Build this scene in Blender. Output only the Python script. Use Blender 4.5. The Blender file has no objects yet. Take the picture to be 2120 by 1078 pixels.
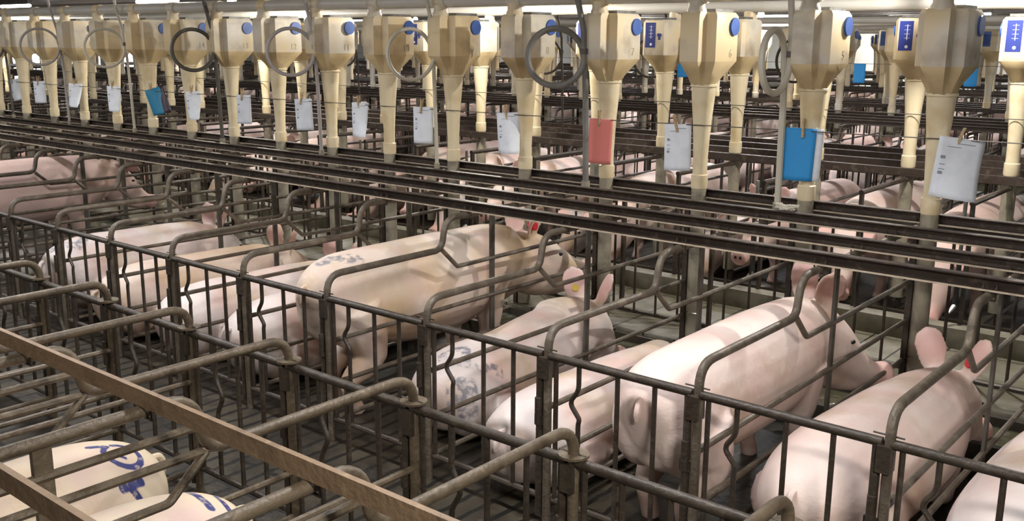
import bpy, bmesh, math, random
from mathutils import Vector, Matrix
random.seed(7)
C = bpy.context.scene.collection
PI = math.pi

# ------------------------------------------------------------------ camera
CAM = Vector((0.8472, -2.7323, 1.8)); YAW = 0.6916; PIT = 0.2213; ROLL = 0.0063; FPX = 2036.7
fw = Vector((-math.sin(YAW)*math.cos(PIT), math.cos(YAW)*math.cos(PIT), -math.sin(PIT)))
r0 = Vector((math.cos(YAW), math.sin(YAW), 0)); u0 = r0.cross(fw)
rr = r0*math.cos(ROLL)+u0*math.sin(ROLL); uu = -r0*math.sin(ROLL)+u0*math.cos(ROLL)
cd = bpy.data.cameras.new('camera'); cam = bpy.data.objects.new('camera', cd); C.objects.link(cam)
cd.sensor_width = 36; cd.lens = FPX/2120*36; cd.clip_start = 0.02; cd.clip_end = 200
cam.matrix_world = Matrix(((rr.x, uu.x, -fw.x, CAM.x), (rr.y, uu.y, -fw.y, CAM.y), (rr.z, uu.z, -fw.z, CAM.z), (0, 0, 0, 1)))
bpy.context.scene.camera = cam
vs = bpy.context.scene.view_settings
vs.view_transform = 'Standard'; vs.look = 'None'; vs.gamma = 1; vs.use_curve_mapping = False
vs.exposure = 0.6
w = bpy.data.worlds.new('world'); bpy.context.scene.world = w; w.use_nodes = True
w.node_tree.nodes['Background'].inputs[0].default_value = (1.0, 0.95, 0.88, 1)
w.node_tree.nodes['Background'].inputs[1].default_value = 0.20

def area(name, loc, size, power, col, rot=(0, 0, 0)):
    d = bpy.data.lights.new(name, 'AREA'); d.shape = 'RECTANGLE'; d.size, d.size_y = size; d.energy = power; d.color = col
    o = bpy.data.objects.new(name, d); C.objects.link(o); o.location = loc; o.rotation_euler = rot
    return o
# lamps that light the barn, some of them unseen and added as fill (bulb fittings are built further down at the visible ones)
def lamp(loc, power, col=(1, 0.95, 0.86), rad=0.05):
    d = bpy.data.lights.new('bulb_or_fill_light', 'POINT'); d.energy = power; d.color = col; d.shadow_soft_size = rad
    o = bpy.data.objects.new('bulb_or_fill_light', d); C.objects.link(o); o.location = loc
    return o
BULBS = [(-0.9, 3.2, 2.2), (-7.82, 3.31, 2.15), (-5.43, 10.19, 2.15), (-12.72, 10.76, 2.15), (-28.0, 12.13, 2.15)]
lamp((-0.75, 2.95, 2.42), 105, (1, 0.96, 0.9), 0.03)
lamp((-4.4, 3.25, 2.15), 60)
lamp((-7.82, 3.31, 2.10), 70)
lamp((-14.0, 3.3, 2.10), 80)
lamp((-5.43, 10.19, 2.10), 90)
lamp((-12.72, 10.76, 2.10), 110)
lamp((-20.0, 10.5, 2.10), 120)
lamp((1.5, 10.0, 2.10), 80)
lamp((-9.0, 25.6, 1.9), 160); lamp((-17.0, 25.6, 1.9), 160); lamp((-3.0, 25.6, 1.9), 120)  # added lights without fittings, brightening the far wall
lamp((-8.0, 17.0, 2.10), 120); lamp((-16.0, 17.0, 2.10), 120)  # more added lights without fittings, lifting the dark rows far back
for x in (-1.0, -4.2, -7.6, -11.0): area('strip_or_fill_light', (x, -0.35, 2.46), (1.2, 0.2), 34, (0.97, 0.97, 1))
for y in (6.2, 12.9, 19.6, 25.0):
    for x in (-3.5, -10, -17, -24): area('strip_or_fill_light', (x, y, 2.34), (2.4, 0.15), 60, (0.97, 0.97, 1))
area('strip_or_fill_light', (1.6, -2.2, 2.42), (1.0, 0.25), 100, (1, 0.96, 0.9))  # unseen lamp added on the camera side to light the right-hand pigs
area('strip_or_fill_light', (-3.2, -1.9, 2.42), (1.0, 0.25), 18, (1, 0.95, 0.88))  # unseen weak fill added over the nearest row
area('strip_or_fill_light', (-8.5, -1.9, 2.42), (1.0, 0.25), 55, (1, 0.95, 0.88))  # unseen fill added further left along the nearest row

# ------------------------------------------------------------------ helpers
def infr(x, y, z, m=90):
    d = Vector((x, y, z))-CAM; wz = d.dot(fw)
    if wz < 0.2: return False
    px = 1060+FPX*d.dot(rr)/wz; py = 539-FPX*d.dot(uu)/wz
    return -m < px < 2120+m and -m < py < 1078+m
def pix(x, y, z):
    d = Vector((x, y, z))-CAM; wz = d.dot(fw)
    return 1060+FPX*d.dot(rr)/wz, 539-FPX*d.dot(uu)/wz
def mesh_obj(name, bm, mats, parent=None, smooth=True, loc=(0, 0, 0)):
    me = bpy.data.meshes.new(name); bmesh.ops.recalc_face_normals(bm, faces=bm.faces)
    bm.to_mesh(me); bm.free()
    for m in (mats if isinstance(mats, (list, tuple)) else [mats]): me.materials.append(m)
    if smooth:
        me.polygons.foreach_set('use_smooth', [True]*len(me.polygons))
        try: me.set_sharp_from_angle(angle=math.radians(42))
        except Exception: pass
    o = bpy.data.objects.new(name, me); C.objects.link(o); o.location = loc
    if parent: o.parent = parent
    return o
def empty(name, loc, rz=0):
    o = bpy.data.objects.new(name, None); o.empty_display_size = 0.05; C.objects.link(o)
    o.location = loc; o.rotation_euler = (0, 0, rz); return o
def tag(o, label=None, cat=None, group=None, kind=None):
    if label: o['label'] = label
    if cat: o['category'] = cat
    if group: o['group'] = group
    if kind: o['kind'] = kind
    return o
def copy_tree(o, parent=None):
    c = o.copy(); C.objects.link(c)
    if parent: c.parent = parent
    for ch in KIDS.get(o, []) if o in KIDS else list(o.children): 
        copy_tree(ch, c)
    return c
KIDS = {}
def fillet(pts, r, n=5):
    pts = [Vector(p) for p in pts]; out = [pts[0]]
    for i in range(1, len(pts)-1):
        a, b, c = pts[i-1], pts[i], pts[i+1]
        da = (a-b); dc = (c-b); la, lc = da.length, dc.length
        rad = r[i] if isinstance(r, dict) and i in r else (r if not isinstance(r, dict) else 0.02)
        t = min(rad, la*0.48, lc*0.48)
        p0 = b+da.normalized()*t; p1 = b+dc.normalized()*t
        for k in range(n+1):
            s = k/n
            out.append(p0*(1-s)**2+b*2*s*(1-s)+p1*s*s)
    out.append(pts[-1]); return out
def tube(bm, pts, rad, seg=8, cap=True, mat=0, flat=1.0):
    pts = [Vector(p) for p in pts]; rings = []; nrm = None
    for i, p in enumerate(pts):
        if i == 0: t = pts[1]-pts[0]
        elif i == len(pts)-1: t = pts[-1]-pts[-2]
        else: t = (pts[i+1]-p).normalized()+(p-pts[i-1]).normalized()
        t.normalize()
        if nrm is None:
            nrm = Vector((0, 0, 1)) if abs(t.z) < 0.9 else Vector((1, 0, 0))
        nrm = (nrm-t*nrm.dot(t))
        if nrm.length < 1e-5: nrm = t.orthogonal()
        nrm.normalize(); bn = t.cross(nrm)
        rd = rad[i] if isinstance(rad, (list, tuple)) else rad
        rings.append([bm.verts.new(p+nrm*math.cos(2*PI*k/seg)*rd*flat+bn*math.sin(2*PI*k/seg)*rd) for k in range(seg)])
    for a, b in zip(rings, rings[1:]):
        for k in range(seg):
            f = bm.faces.new((a[k], a[(k+1) % seg], b[(k+1) % seg], b[k])); f.material_index = mat
    if cap:
        f = bm.faces.new(rings[0][::-1]); f.material_index = mat
        f = bm.faces.new(rings[-1]); f.material_index = mat
def box(bm, a, b, mat=0):
    x0, y0, z0 = a; x1, y1, z1 = b
    v = [bm.verts.new(p) for p in ((x0, y0, z0), (x1, y0, z0), (x1, y1, z0), (x0, y1, z0), (x0, y0, z1), (x1, y0, z1), (x1, y1, z1), (x0, y1, z1))]
    for q in ((0, 3, 2, 1), (4, 5, 6, 7), (0, 1, 5, 4), (1, 2, 6, 5), (2, 3, 7, 6), (3, 0, 4, 7)):
        f = bm.faces.new([v[i] for i in q]); f.material_index = mat
def loft(bm, rings, mat=0, cap=True):
    R = [[bm.verts.new(p) for p in r] for r in rings]; n = len(R[0])
    for a, b in zip(R, R[1:]):
        for k in range(n):
            f = bm.faces.new((a[k], a[(k+1) % n], b[(k+1) % n], b[k])); f.material_index = mat
    if cap:
        bm.faces.new(R[0][::-1]).material_index = mat; bm.faces.new(R[-1]).material_index = mat
def B(fn, *a, **k):
    bm = bmesh.new(); fn(bm, *a, **k); return bm

# ------------------------------------------------------------------ materials
def mat(name, base, rough=0.5, metal=0.0, cols=None, scale=8.0, detail=4, lo=0.35, hi=0.65, bump=0.0, bscale=60, sss=0.0, emit=None, estr=0, trans=0.0, coat=0.0):
    m = bpy.data.materials.new(name); m.use_nodes = True; nt = m.node_tree; p = nt.nodes['Principled BSDF']
    p.inputs['Base Color'].default_value = (*base, 1); p.inputs['Roughness'].default_value = rough; p.inputs['Metallic'].default_value = metal
    tc = nt.nodes.new('ShaderNodeTexCoord'); oi = nt.nodes.new('ShaderNodeObjectInfo')
    va = nt.nodes.new('ShaderNodeVectorMath'); va.operation = 'MULTIPLY_ADD'; nt.links.new(oi.outputs['Random'], va.inputs[0]); va.inputs[1].default_value = (13, 7, 11); nt.links.new(tc.outputs['Object'], va.inputs[2])
    class _O: pass
    co = _O(); co.outputs = {'Object': va.outputs[0]}
    if cols:
        prev = None
        for i, (c2, sc, l, h) in enumerate(cols):
            no = nt.nodes.new('ShaderNodeTexNoise'); no.inputs['Scale'].default_value = sc; no.inputs['Detail'].default_value = detail
            nt.links.new(co.outputs['Object'], no.inputs['Vector'])
            mr = nt.nodes.new('ShaderNodeMapRange'); mr.inputs[1].default_value = l; mr.inputs[2].default_value = h
            nt.links.new(no.outputs['Fac'], mr.inputs[0])
            mx = nt.nodes.new('ShaderNodeMix'); mx.data_type = 'RGBA'
            nt.links.new(mr.outputs[0], mx.inputs[0])
            if prev: nt.links.new(prev, mx.inputs[6])
            else: mx.inputs[6].default_value = (*base, 1)
            mx.inputs[7].default_value = (*c2, 1); prev = mx.outputs[2]
        nt.links.new(prev, p.inputs['Base Color'])
    if bump:
        no = nt.nodes.new('ShaderNodeTexNoise'); no.inputs['Scale'].default_value = bscale; no.inputs['Detail'].default_value = 5
        nt.links.new(co.outputs['Object'], no.inputs['Vector'])
        bp = nt.nodes.new('ShaderNodeBump'); bp.inputs['Strength'].default_value = bump; bp.inputs['Distance'].default_value = 0.01
        nt.links.new(no.outputs['Fac'], bp.inputs['Height']); nt.links.new(bp.outputs[0], p.inputs['Normal'])
    if sss:
        p.inputs['Subsurface Weight'].default_value = sss; p.inputs['Subsurface Radius'].default_value = (0.02, 0.008, 0.004)
    if emit: p.inputs['Emission Color'].default_value = (*emit, 1); p.inputs['Emission Strength'].default_value = estr
    if trans: p.inputs['Transmission Weight'].default_value = trans
    if coat: p.inputs['Coat Weight'].default_value = coat
    return m
M = {}
M['pipe'] = mat('worn_steel', (0.095, 0.075, 0.054), 0.5, 0.12, [((0.17, 0.14, 0.10), 18, 0.45, 0.7), ((0.05, 0.032, 0.02), 9, 0.55, 0.75)], bump=0.35)
M['gate'] = mat('dark_gate_steel', (0.040, 0.030, 0.021), 0.5, 0.12, [((0.075, 0.058, 0.04), 22, 0.5, 0.75), ((0.03, 0.016, 0.01), 8, 0.5, 0.75)], bump=0.35)
M['near'] = mat('rusty_brown_steel', (0.12, 0.09, 0.057), 0.5, 0.12, [((0.055, 0.037, 0.022), 12, 0.5, 0.75), ((0.20, 0.155, 0.10), 30, 0.55, 0.8)], bump=0.4)
M['beam'] = mat('beam_steel', (0.045, 0.032, 0.024), 0.5, 0.2, [((0.035, 0.02, 0.015), 6, 0.45, 0.7), ((0.12, 0.09, 0.06), 25, 0.55, 0.8)], bump=0.3)
M['beamnear'] = mat('tan_painted_beam', (0.27, 0.18, 0.105), 0.6, 0.1, [((0.17, 0.11, 0.065), 14, 0.5, 0.75), ((0.36, 0.26, 0.16), 40, 0.6, 0.8)], bump=0.3)
M['lip'] = mat('lit_worn_edge', (0.42, 0.35, 0.26), 0.5, 0.1, [((0.22, 0.17, 0.12), 20, 0.5, 0.75)])  # paler colour paints in the light the lower flange catches, plus some wear
M['flat'] = mat('flat_bar_steel', (0.085, 0.078, 0.065), 0.55, 0.15, [((0.045, 0.035, 0.025), 14, 0.4, 0.7)])
M['galv'] = mat('galvanised_post', (0.20, 0.20, 0.19), 0.5, 0.4, [((0.09, 0.08, 0.065), 14, 0.4, 0.7)], bump=0.2)
M['cream'] = mat('cream_plastic', (0.72, 0.58, 0.35), 0.45, 0, [((0.64, 0.60, 0.52), 2.5, 0.40, 0.60), ((0.34, 0.24, 0.11), 5, 0.52, 0.80)], sss=0.0, bump=0.05)
M['creamtube'] = mat('cream_tube', (0.72, 0.62, 0.42), 0.4, 0, [((0.55, 0.42, 0.22), 7, 0.5, 0.8)], bump=0.05)
M['feed'] = mat('meal_stained_plastic', (0.62, 0.49, 0.28), 0.5, 0, [((0.40, 0.29, 0.15), 4, 0.42, 0.65)])
M['greytube'] = mat('grey_mud_tube', (0.30, 0.27, 0.20), 0.55, 0.1, [((0.15, 0.13, 0.10), 10, 0.45, 0.7), ((0.42, 0.38, 0.27), 20, 0.6, 0.8)], bump=0.2)
M['duct'] = mat('white_feed_pipe', (0.55, 0.53, 0.48), 0.4, 0, [((0.5, 0.45, 0.36), 5, 0.5, 0.8)])
M['blue'] = mat('blue_plastic', (0.03, 0.09, 0.34), 0.45, 0, [((0.05, 0.13, 0.42), 12, 0.4, 0.7)])
M['bluelabel'] = mat('blue_gauge_label', (0.02, 0.035, 0.20), 0.4)
M['white'] = mat('white_print', (0.75, 0.75, 0.78), 0.5)
M['emboss'] = mat('moulded_numeral', (0.42, 0.36, 0.26), 0.5)
M['paper'] = mat('record_paper', (0.78, 0.82, 0.88), 0.8, 0, [((0.68, 0.72, 0.78), 12, 0.45, 0.7)], bump=0.1, bscale=12)
M['print'] = mat('card_print', (0.25, 0.27, 0.30), 0.8)
M['bluepaper'] = mat('blue_card', (0.03, 0.29, 0.66), 0.7)
M['redpaper'] = mat('salmon_card', (0.72, 0.22, 0.19), 0.75)
M['tealcard'] = mat('teal_card', (0.02, 0.20, 0.36), 0.5)
M['darkcard'] = mat('dark_purple_card', (0.03, 0.02, 0.05), 0.5)
M['wood'] = mat('clothespin_wood', (0.50, 0.36, 0.20), 0.6, 0, [((0.34, 0.22, 0.11), 60, 0.4, 0.7)])
M['wire'] = mat('line_wire', (0.12, 0.11, 0.10), 0.5, 0.5)
M['hosegrey'] = mat('grey_hose', (0.19, 0.185, 0.165), 0.5, 0, [((0.12, 0.11, 0.09), 9, 0.4, 0.7)])
M['hoselilac'] = mat('lilac_grey_hose', (0.36, 0.33, 0.31), 0.5)
M['hosedark'] = mat('dark_hose', (0.085, 0.075, 0.06), 0.5)
M['hosepale'] = mat('pale_hose', (0.50, 0.47, 0.38), 0.5)
M['rubber'] = mat('black_rubber', (0.012, 0.012, 0.012), 0.6)
M['concrete'] = mat('wet_concrete', (0.022, 0.018, 0.012), 0.45, 0, [((0.07, 0.058, 0.038), 3, 0.4, 0.7), ((0.018, 0.014, 0.009), 7, 0.5, 0.72)], bump=0.5, bscale=25)
M['slab'] = mat('alley_slab', (0.14, 0.125, 0.08), 0.5, 0, [((0.27, 0.25, 0.20), 3, 0.4, 0.7), ((0.09, 0.08, 0.05), 8, 0.45, 0.75)], bump=0.4, bscale=30)
M['water'] = mat('trough_water', (0.10, 0.095, 0.055), 0.06, 0, [((0.22, 0.22, 0.18), 9, 0.5, 0.7)], bump=0.25, bscale=18, coat=0.6)
M['ceil'] = mat('ceiling_panel', (0.36, 0.34, 0.33), 0.7, 0, [((0.28, 0.26, 0.25), 1.5, 0.4, 0.7)])
M['wall'] = mat('barn_wall', (0.62, 0.64, 0.63), 0.7, 0, [((0.45, 0.44, 0.40), 0.8, 0.4, 0.7)])
M['bulb'] = mat('lit_bulb', (1, 1, 1), 0.4, emit=(1, 0.96, 0.9), estr=30)
M['tubelight'] = mat('lit_tube', (1, 1, 1), 0.4, emit=(0.92, 0.96, 1), estr=5)
M['sky'] = mat('daylight_pane', (1, 1, 1), 0.4, emit=(0.95, 0.97, 1), estr=3.2)
M['eye'] = mat('pig_eye', (0.015, 0.01, 0.008), 0.2)
M['hoof'] = mat('hoof', (0.10, 0.075, 0.05), 0.6)
M['yellowtag'] = mat('yellow_ear_tag', (0.62, 0.42, 0.03), 0.5)
M['redtag'] = mat('red_ear_tag', (0.55, 0.02, 0.03), 0.5)
M['steel'] = mat('bright_steel', (0.5, 0.48, 0.45), 0.25, 0.9)

def pigmat(name, base, dirt, amount, low=0.35, lowcol=(0.30, 0.17, 0.12), pink=(0.70, 0.50, 0.44)):
    m = bpy.data.materials.new(name); m.use_nodes = True; nt = m.node_tree; p = nt.nodes['Principled BSDF']; L = nt.links
    p.inputs['Roughness'].default_value = 0.55
    p.inputs['Subsurface Weight'].default_value = 0.0
    co = nt.nodes.new('ShaderNodeTexCoord'); sp = nt.nodes.new('ShaderNodeSeparateXYZ'); L.new(co.outputs['Object'], sp.inputs[0])
    def noise(sc, det=4):
        n = nt.nodes.new('ShaderNodeTexNoise'); n.inputs['Scale'].default_value = sc; n.inputs['Detail'].default_value = det
        L.new(co.outputs['Object'], n.inputs['Vector']); return n.outputs['Fac']
    def rng(src, a, b, c=0, d=1):
        n = nt.nodes.new('ShaderNodeMapRange'); n.inputs[1].default_value = a; n.inputs[2].default_value = b; n.inputs[3].default_value = c; n.inputs[4].default_value = d
        L.new(src, n.inputs[0]); return n.outputs[0]
    def mth(op, a, b):
        n = nt.nodes.new('ShaderNodeMath'); n.operation = op; n.use_clamp = True
        for i, x in enumerate((a, b)):
            if isinstance(x, (int, float)): n.inputs[i].default_value = x
            else: L.new(x, n.inputs[i])
        return n.outputs[0]
    def mix(f, a, b):
        n = nt.nodes.new('ShaderNodeMix'); n.data_type = 'RGBA'; L.new(f, n.inputs[0])
        if isinstance(a, tuple): n.inputs[6].default_value = (*a, 1)
        else: L.new(a, n.inputs[6])
        if isinstance(b, tuple): n.inputs[7].default_value = (*b, 1)
        else: L.new(b, n.inputs[7])
        return n.outputs[2]
    c = mix(rng(noise(4), 0.42, 0.68), base, pink)
    c = mix(mth('MULTIPLY', rng(noise(3.2, 6), 0.62-amount*0.25, 0.80-amount*0.2), 0.75), c, dirt)
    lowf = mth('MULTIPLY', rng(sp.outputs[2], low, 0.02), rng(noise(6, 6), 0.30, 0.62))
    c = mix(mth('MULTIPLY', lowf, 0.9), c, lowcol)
    at = nt.nodes.new('ShaderNodeAttribute'); at.attribute_name = 'pink'
    c = mix(at.outputs['Fac'], c, (0.68, 0.38, 0.34))
    at = nt.nodes.new('ShaderNodeAttribute'); at.attribute_name = 'mark'
    mk = mth('MULTIPLY', rng(at.outputs['Fac'], 0.35, 0.65), rng(noise(45, 3), 0.30, 0.45, 0.45, 1))
    at2 = nt.nodes.new('ShaderNodeAttribute'); at2.attribute_name = 'markgrey'
    c = mix(mk, c, (0.04, 0.045, 0.17))
    mk2 = mth('MULTIPLY', rng(at2.outputs['Fac'], 0.3, 0.7), rng(noise(30, 4), 0.42, 0.58))
    c = mix(mth('MULTIPLY', mk2, 0.75), c, (0.13, 0.15, 0.20))
    L.new(c, p.inputs['Base Color'])
    bp = nt.nodes.new('ShaderNodeBump'); bp.inputs['Strength'].default_value = 0.3; bp.inputs['Distance'].default_value = 0.006
    L.new(noise(55, 5), bp.inputs['Height']); L.new(bp.outputs[0], p.inputs['Normal'])
    return m
PM = {
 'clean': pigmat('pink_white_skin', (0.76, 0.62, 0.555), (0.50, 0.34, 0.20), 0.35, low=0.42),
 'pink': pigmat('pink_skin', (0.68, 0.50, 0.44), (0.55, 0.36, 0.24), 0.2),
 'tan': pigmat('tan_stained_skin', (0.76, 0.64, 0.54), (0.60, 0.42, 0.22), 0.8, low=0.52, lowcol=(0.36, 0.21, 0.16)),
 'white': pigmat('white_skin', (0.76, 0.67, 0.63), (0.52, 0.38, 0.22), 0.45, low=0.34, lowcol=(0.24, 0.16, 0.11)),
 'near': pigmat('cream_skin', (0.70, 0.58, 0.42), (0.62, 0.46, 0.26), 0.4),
}

# ------------------------------------------------------------------ room shell
def struct(name, bm, m, smooth=False):
    o = mesh_obj(name, bm, m, smooth=smooth); o['kind'] = 'structure'; return o
def slatmat(name, along, w, gap, base, warp=0.0):
    """concrete slats: planks running along X or Y with open dark slots"""
    m = M['concrete'].copy(); m.name = name; nt = m.node_tree; p = nt.nodes['Principled BSDF']
    co = nt.nodes.new('ShaderNodeTexCoord'); mp = nt.nodes.new('ShaderNodeMapping')
    nt.links.new(co.outputs['Object'], mp.inputs[0]); mp.inputs['Rotation'].default_value = (0, 0, PI/2 if along == 'Y' else 0)
    nz = nt.nodes.new('ShaderNodeTexNoise'); nz.inputs['Scale'].default_value = 9; nt.links.new(co.outputs['Object'], nz.inputs[0])
    sc = nt.nodes.new('ShaderNodeVectorMath'); sc.operation = 'MULTIPLY_ADD'; nt.links.new(nz.outputs['Color'], sc.inputs[0]); sc.inputs[1].default_value = (0.035, 0.035, 0); nt.links.new(mp.outputs[0], sc.inputs[2])
    br = nt.nodes.new('ShaderNodeTexBrick'); nt.links.new(sc.outputs[0], br.inputs[0]); br.offset = 0.3
    br.inputs['Scale'].default_value = 1; br.inputs['Brick Width'].default_value = base; br.inputs['Row Height'].default_value = w; br.inputs['Mortar Size'].default_value = gap
    br.inputs['Mortar Smooth'].default_value = 0.1
    old = p.inputs['Base Color'].links[0].from_socket
    mx = nt.nodes.new('ShaderNodeMix'); mx.data_type = 'RGBA'; nt.links.new(br.outputs['Fac'], mx.inputs[0]); nt.links.new(old, mx.inputs[6]); mx.inputs[7].default_value = (0.008, 0.007, 0.005, 1)
    nt.links.new(mx.outputs[2], p.inputs['Base Color'])
    return m
M['slats'] = slatmat('slatted_floor', 'Y', 0.10, 0.013, 0.60, 0.35)
M['slabslats'] = M['slab'].copy(); 
def joint(m):
    nt = m.node_tree; p = nt.nodes['Principled BSDF']; co = nt.nodes.new('ShaderNodeTexCoord')
    br = nt.nodes.new('ShaderNodeTexBrick'); nt.links.new(co.outputs['Object'], br.inputs[0])
    br.inputs['Scale'].default_value = 1; br.inputs['Brick Width'].default_value = 0.21; br.inputs['Row Height'].default_value = 0.41; br.inputs['Mortar Size'].default_value = 0.006; br.offset = 0
    old = p.inputs['Base Color'].links[0].from_socket
    mx = nt.nodes.new('ShaderNodeMix'); mx.data_type = 'RGBA'; nt.links.new(br.outputs['Fac'], mx.inputs[0]); nt.links.new(old, mx.inputs[6]); mx.inputs[7].default_value = (0.012, 0.01, 0.007, 1)
    nt.links.new(mx.outputs[2], p.inputs['Base Color'])
joint(M['slabslats'])
PER = 6.64        # one repeat: two head-to-head rows and the gap behind them
XL, XR, YF, YB = -31.0, 6.0, 27.2, -6.0
struct('floor', B(box, (XL, YB, -0.1), (XR, YF, 0.0)), M['slats'])
struct('ceiling', B(box, (XL, YB-1, 2.5), (XR, YF, 2.55)), M['ceil'])
struct('wall_back', B(box, (XL, YF, -0.1), (XR, YF+0.1, 2.6)), M['wall'])
# left end wall with its bright openings
bm = bmesh.new(); box(bm, (XL-0.1, YB, 0), (XL, YF, 0.35)); box(bm, (XL-0.1, YB, 1.25), (XL, YF, 2.55))
ops = [(9.0, 10.6), (11.0, 12.4), (13.2, 14.2), (15.0, 15.8), (18.5, 19.7), (22.0, 23.2)]
y = YB
for a, b in ops: box(bm, (XL-0.1, y, 0.35), (XL, a, 1.25)); y = b
box(bm, (XL-0.1, y, 0.35), (XL, YF, 1.25))
struct('wall_left', bm, M['wall'])
for i, (a, b) in enumerate(ops):
    bm = bmesh.new(); box(bm, (XL-0.06, a, 0.35), (XL-0.05, b, 1.25)); struct('window_%d' % (i+1), bm, M['sky'])
# ceiling joists
i = 0
for y in [k*1.66+0.2 for k in range(0, 17)]:
    i += 1
    struct('trim_%d' % i, B(box, (XL, y, 2.47), (XR, y+0.09, 2.5)), M['ceil'])

# alley slabs, curbs, troughs for each head-to-head pair of rows
def trough(name, y0, y1, front, x0, x1, label, group=None):
    t = empty(name, (0, 0, 0)); tag(t, label, 'trough', group)
    s = 1 if front < 0 else -1
    bm = bmesh.new()
    box(bm, (x0, y0, 0.0), (x1, y0+0.035, 0.105)); box(bm, (x0, y1-0.035, 0.0), (x1, y1, 0.105)); box(bm, (x0, y0+0.035, 0.0), (x1, y1-0.035, 0.03))
    mesh_obj('trough_shell', bm, M['concrete'], t, smooth=False)
    mesh_obj('water', B(box, (x0, y0+0.036, 0.03), (x1, y1-0.036, 0.062)), M['water'], t, smooth=False)
    return t
for j in range(4):
    y = PER*j; g = 'background troughs' if j else None
    o = struct('trim_%d' % (40+j), B(box, (XL+0.2, y+2.04, 0.0), (XR-0.2, y+2.92, 0.12)), M['slabslats'])
    o = struct('trim_%d' % (50+j), B(box, (XL+0.2, y+2.921, 0.0), (XR-0.2, y+3.04, 0.235)), M['slab'])
    xx = (-16, 2.2) if j == 0 else (XL+0.5, 4)
    trough('feed_trough', y+1.62, y+2.035, -1, xx[0], xx[1], 'long concrete trough with shallow water at the heads of the front-row pigs' if not j else 'long feed trough under a hopper row far back', g)
    trough('feed_trough', y+3.045, y+3.62, 1, xx[0], xx[1], 'long wet trough just behind the raised kerb across the alley' if not j else 'long feed trough under a hopper row far back', g)

# ------------------------------------------------------------------ crates
R1P, R2P, RG = 0.0160, 0.0118, 0.0092
def S(name, bm, m, t): return mesh_obj(name, bm, m, t)
def divider_parts(t, m, disc=False, front=2.40, simple=False):
    seg = 10 if not simple else 5
    n = 6 if not simple else 2
    bm = bmesh.new()
    tube(bm, fillet([(0, 0, 0), (0, 0, 0.775), (0, 0.735, 0.775), (0, 0.765, 0.928), (0, front, 0.928)], {1: 0.085, 2: 0.05, 3: 0.075}, n), R1P, seg)
    if simple:
        tube(bm, [(0, 0.735, 0.775), (0, 0.85, 0.67), (0, 2.08, 0.67)], R2P, 4)
        for z in (0.47, 0.27, 0.10): tube(bm, [(0, 0, z), (0, 2.08, z)], R2P, 4)
        box(bm, (-0.007, 1.105, 0), (0.007, 1.14, 0.92)); box(bm, (-0.008, 2.06, 0), (0.008, 2.095, 0.92))
        if front > 2.5: box(bm, (-0.008, front-0.02, 0), (0.008, front, 0.92))
        return mesh_obj('stall_divider', bm, m)
    S('top_pipe', bm, m, t)
    S('brace_pipe', B(tube, fillet([(0, 0.738, 0.772), (0, 0.85, 0.67), (0, 2.08, 0.67)], 0.012, 3), R2P, 8), m, t)
    for z in (0.47, 0.27, 0.10): S('side_rail', B(tube, [(0, 0.005, z), (0, 2.08, z)], R2P, 8), m, t)
    S('flat_bar', B(box, (-0.006, 1.103, 0.0), (0.006, 1.135, 0.925)) if not disc else B(box, (-0.008, 1.125, 0.0), (0.008, 1.168, 0.93)), M['flat'] if not disc else M['near'], t)
    S('front_post', B(box, (-0.014, 2.065, 0.0), (0.014, 2.095, 0.915)), M['gate'], t)
    S('end_post', B(box, (-0.010, front-0.03, 0.0), (0.010, front, 0.925)), M['gate'], t)
    if disc:
        for z in (0.845, 0.775): S('side_rail', B(tube, [(0, 0.75, z), (0, 2.08, z)], R2P, 8), m, t)
        S('washer_disc', B(tube, [(0, 0, 0.690), (0, 0, 0.697)], 0.044, 16), m, t)
def gate_parts(t, m, kx=-1, simple=False):
    W = 0.585; zt, zb = 0.672, 0.11
    kink = fillet([(0.14, 0, zb), (0.14, 0, 0.44), (0.14+kx*-0.006, 0, 0.46), (0.14+kx*0.032, 0, 0.505), (0.14+kx*0.032, 0, 0.525), (0.14, 0, 0.57), (0.14, 0, zt)], 0.02, 3)
    if kx > 0: kink = fillet([(0.16, 0, zb), (0.16, 0, 0.38), (0.16+0.035, 0, 0.44), (0.16+0.035, 0, 0.46), (0.16, 0, 0.52), (0.16, 0, zt)], 0.02, 3)
    if simple:
        bm = bmesh.new(); tube(bm, [(0.02, 0, zt), (W, 0, zt)], 0.014, 5); tube(bm, [(0.02, 0, zb), (W, 0, zb)], 0.012, 4)
        for x in (0.035, 0.14, 0.30, 0.45): tube(bm, [(x, 0, zb), (x, 0, zt)], RG, 4)
        tube(bm, [(W, 0, 0.05), (W, 0, zt)], 0.014, 5)
        return mesh_obj('stall_gate', bm, m)
    S('top_rail', B(tube, [(0.0, 0, zt), (W+0.014, 0, zt)], 0.0155, 10), m, t)
    S('bottom_rail', B(tube, [(0.03, 0, zb), (W, 0, zb)], 0.0125, 8), m, t)
    for x in (0.038, 0.305, 0.455): S('bar', B(tube, [(x, 0, zb), (x, 0, zt-0.008)], RG, 8), m, t)
    S('kinked_bar', B(tube, kink, RG, 8), m, t)
    S('stile', B(tube, [(W, 0, 0.03), (W, 0, zt-0.008)], 0.0150, 8), m, t)
    bm = bmesh.new(); box(bm, (-0.030, -0.024, 0.585), (0.012, 0.024, 0.668))
    S('hinge_bracket', bm, m, t)
    bm = bmesh.new(); tube(bm, [(-0.034, -0.012, 0.40), (-0.034, -0.012, 0.505)], 0.0135, 10); box(bm, (-0.055, -0.008, 0.395), (-0.012, 0.0, 0.435))
    S('latch_pin', bm, m, t)
    S('cotter_pin', B(tube, [(-0.05, 0.0, 0.697), (0.04, 0.0, 0.697)], 0.003, 5), m, t)

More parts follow.
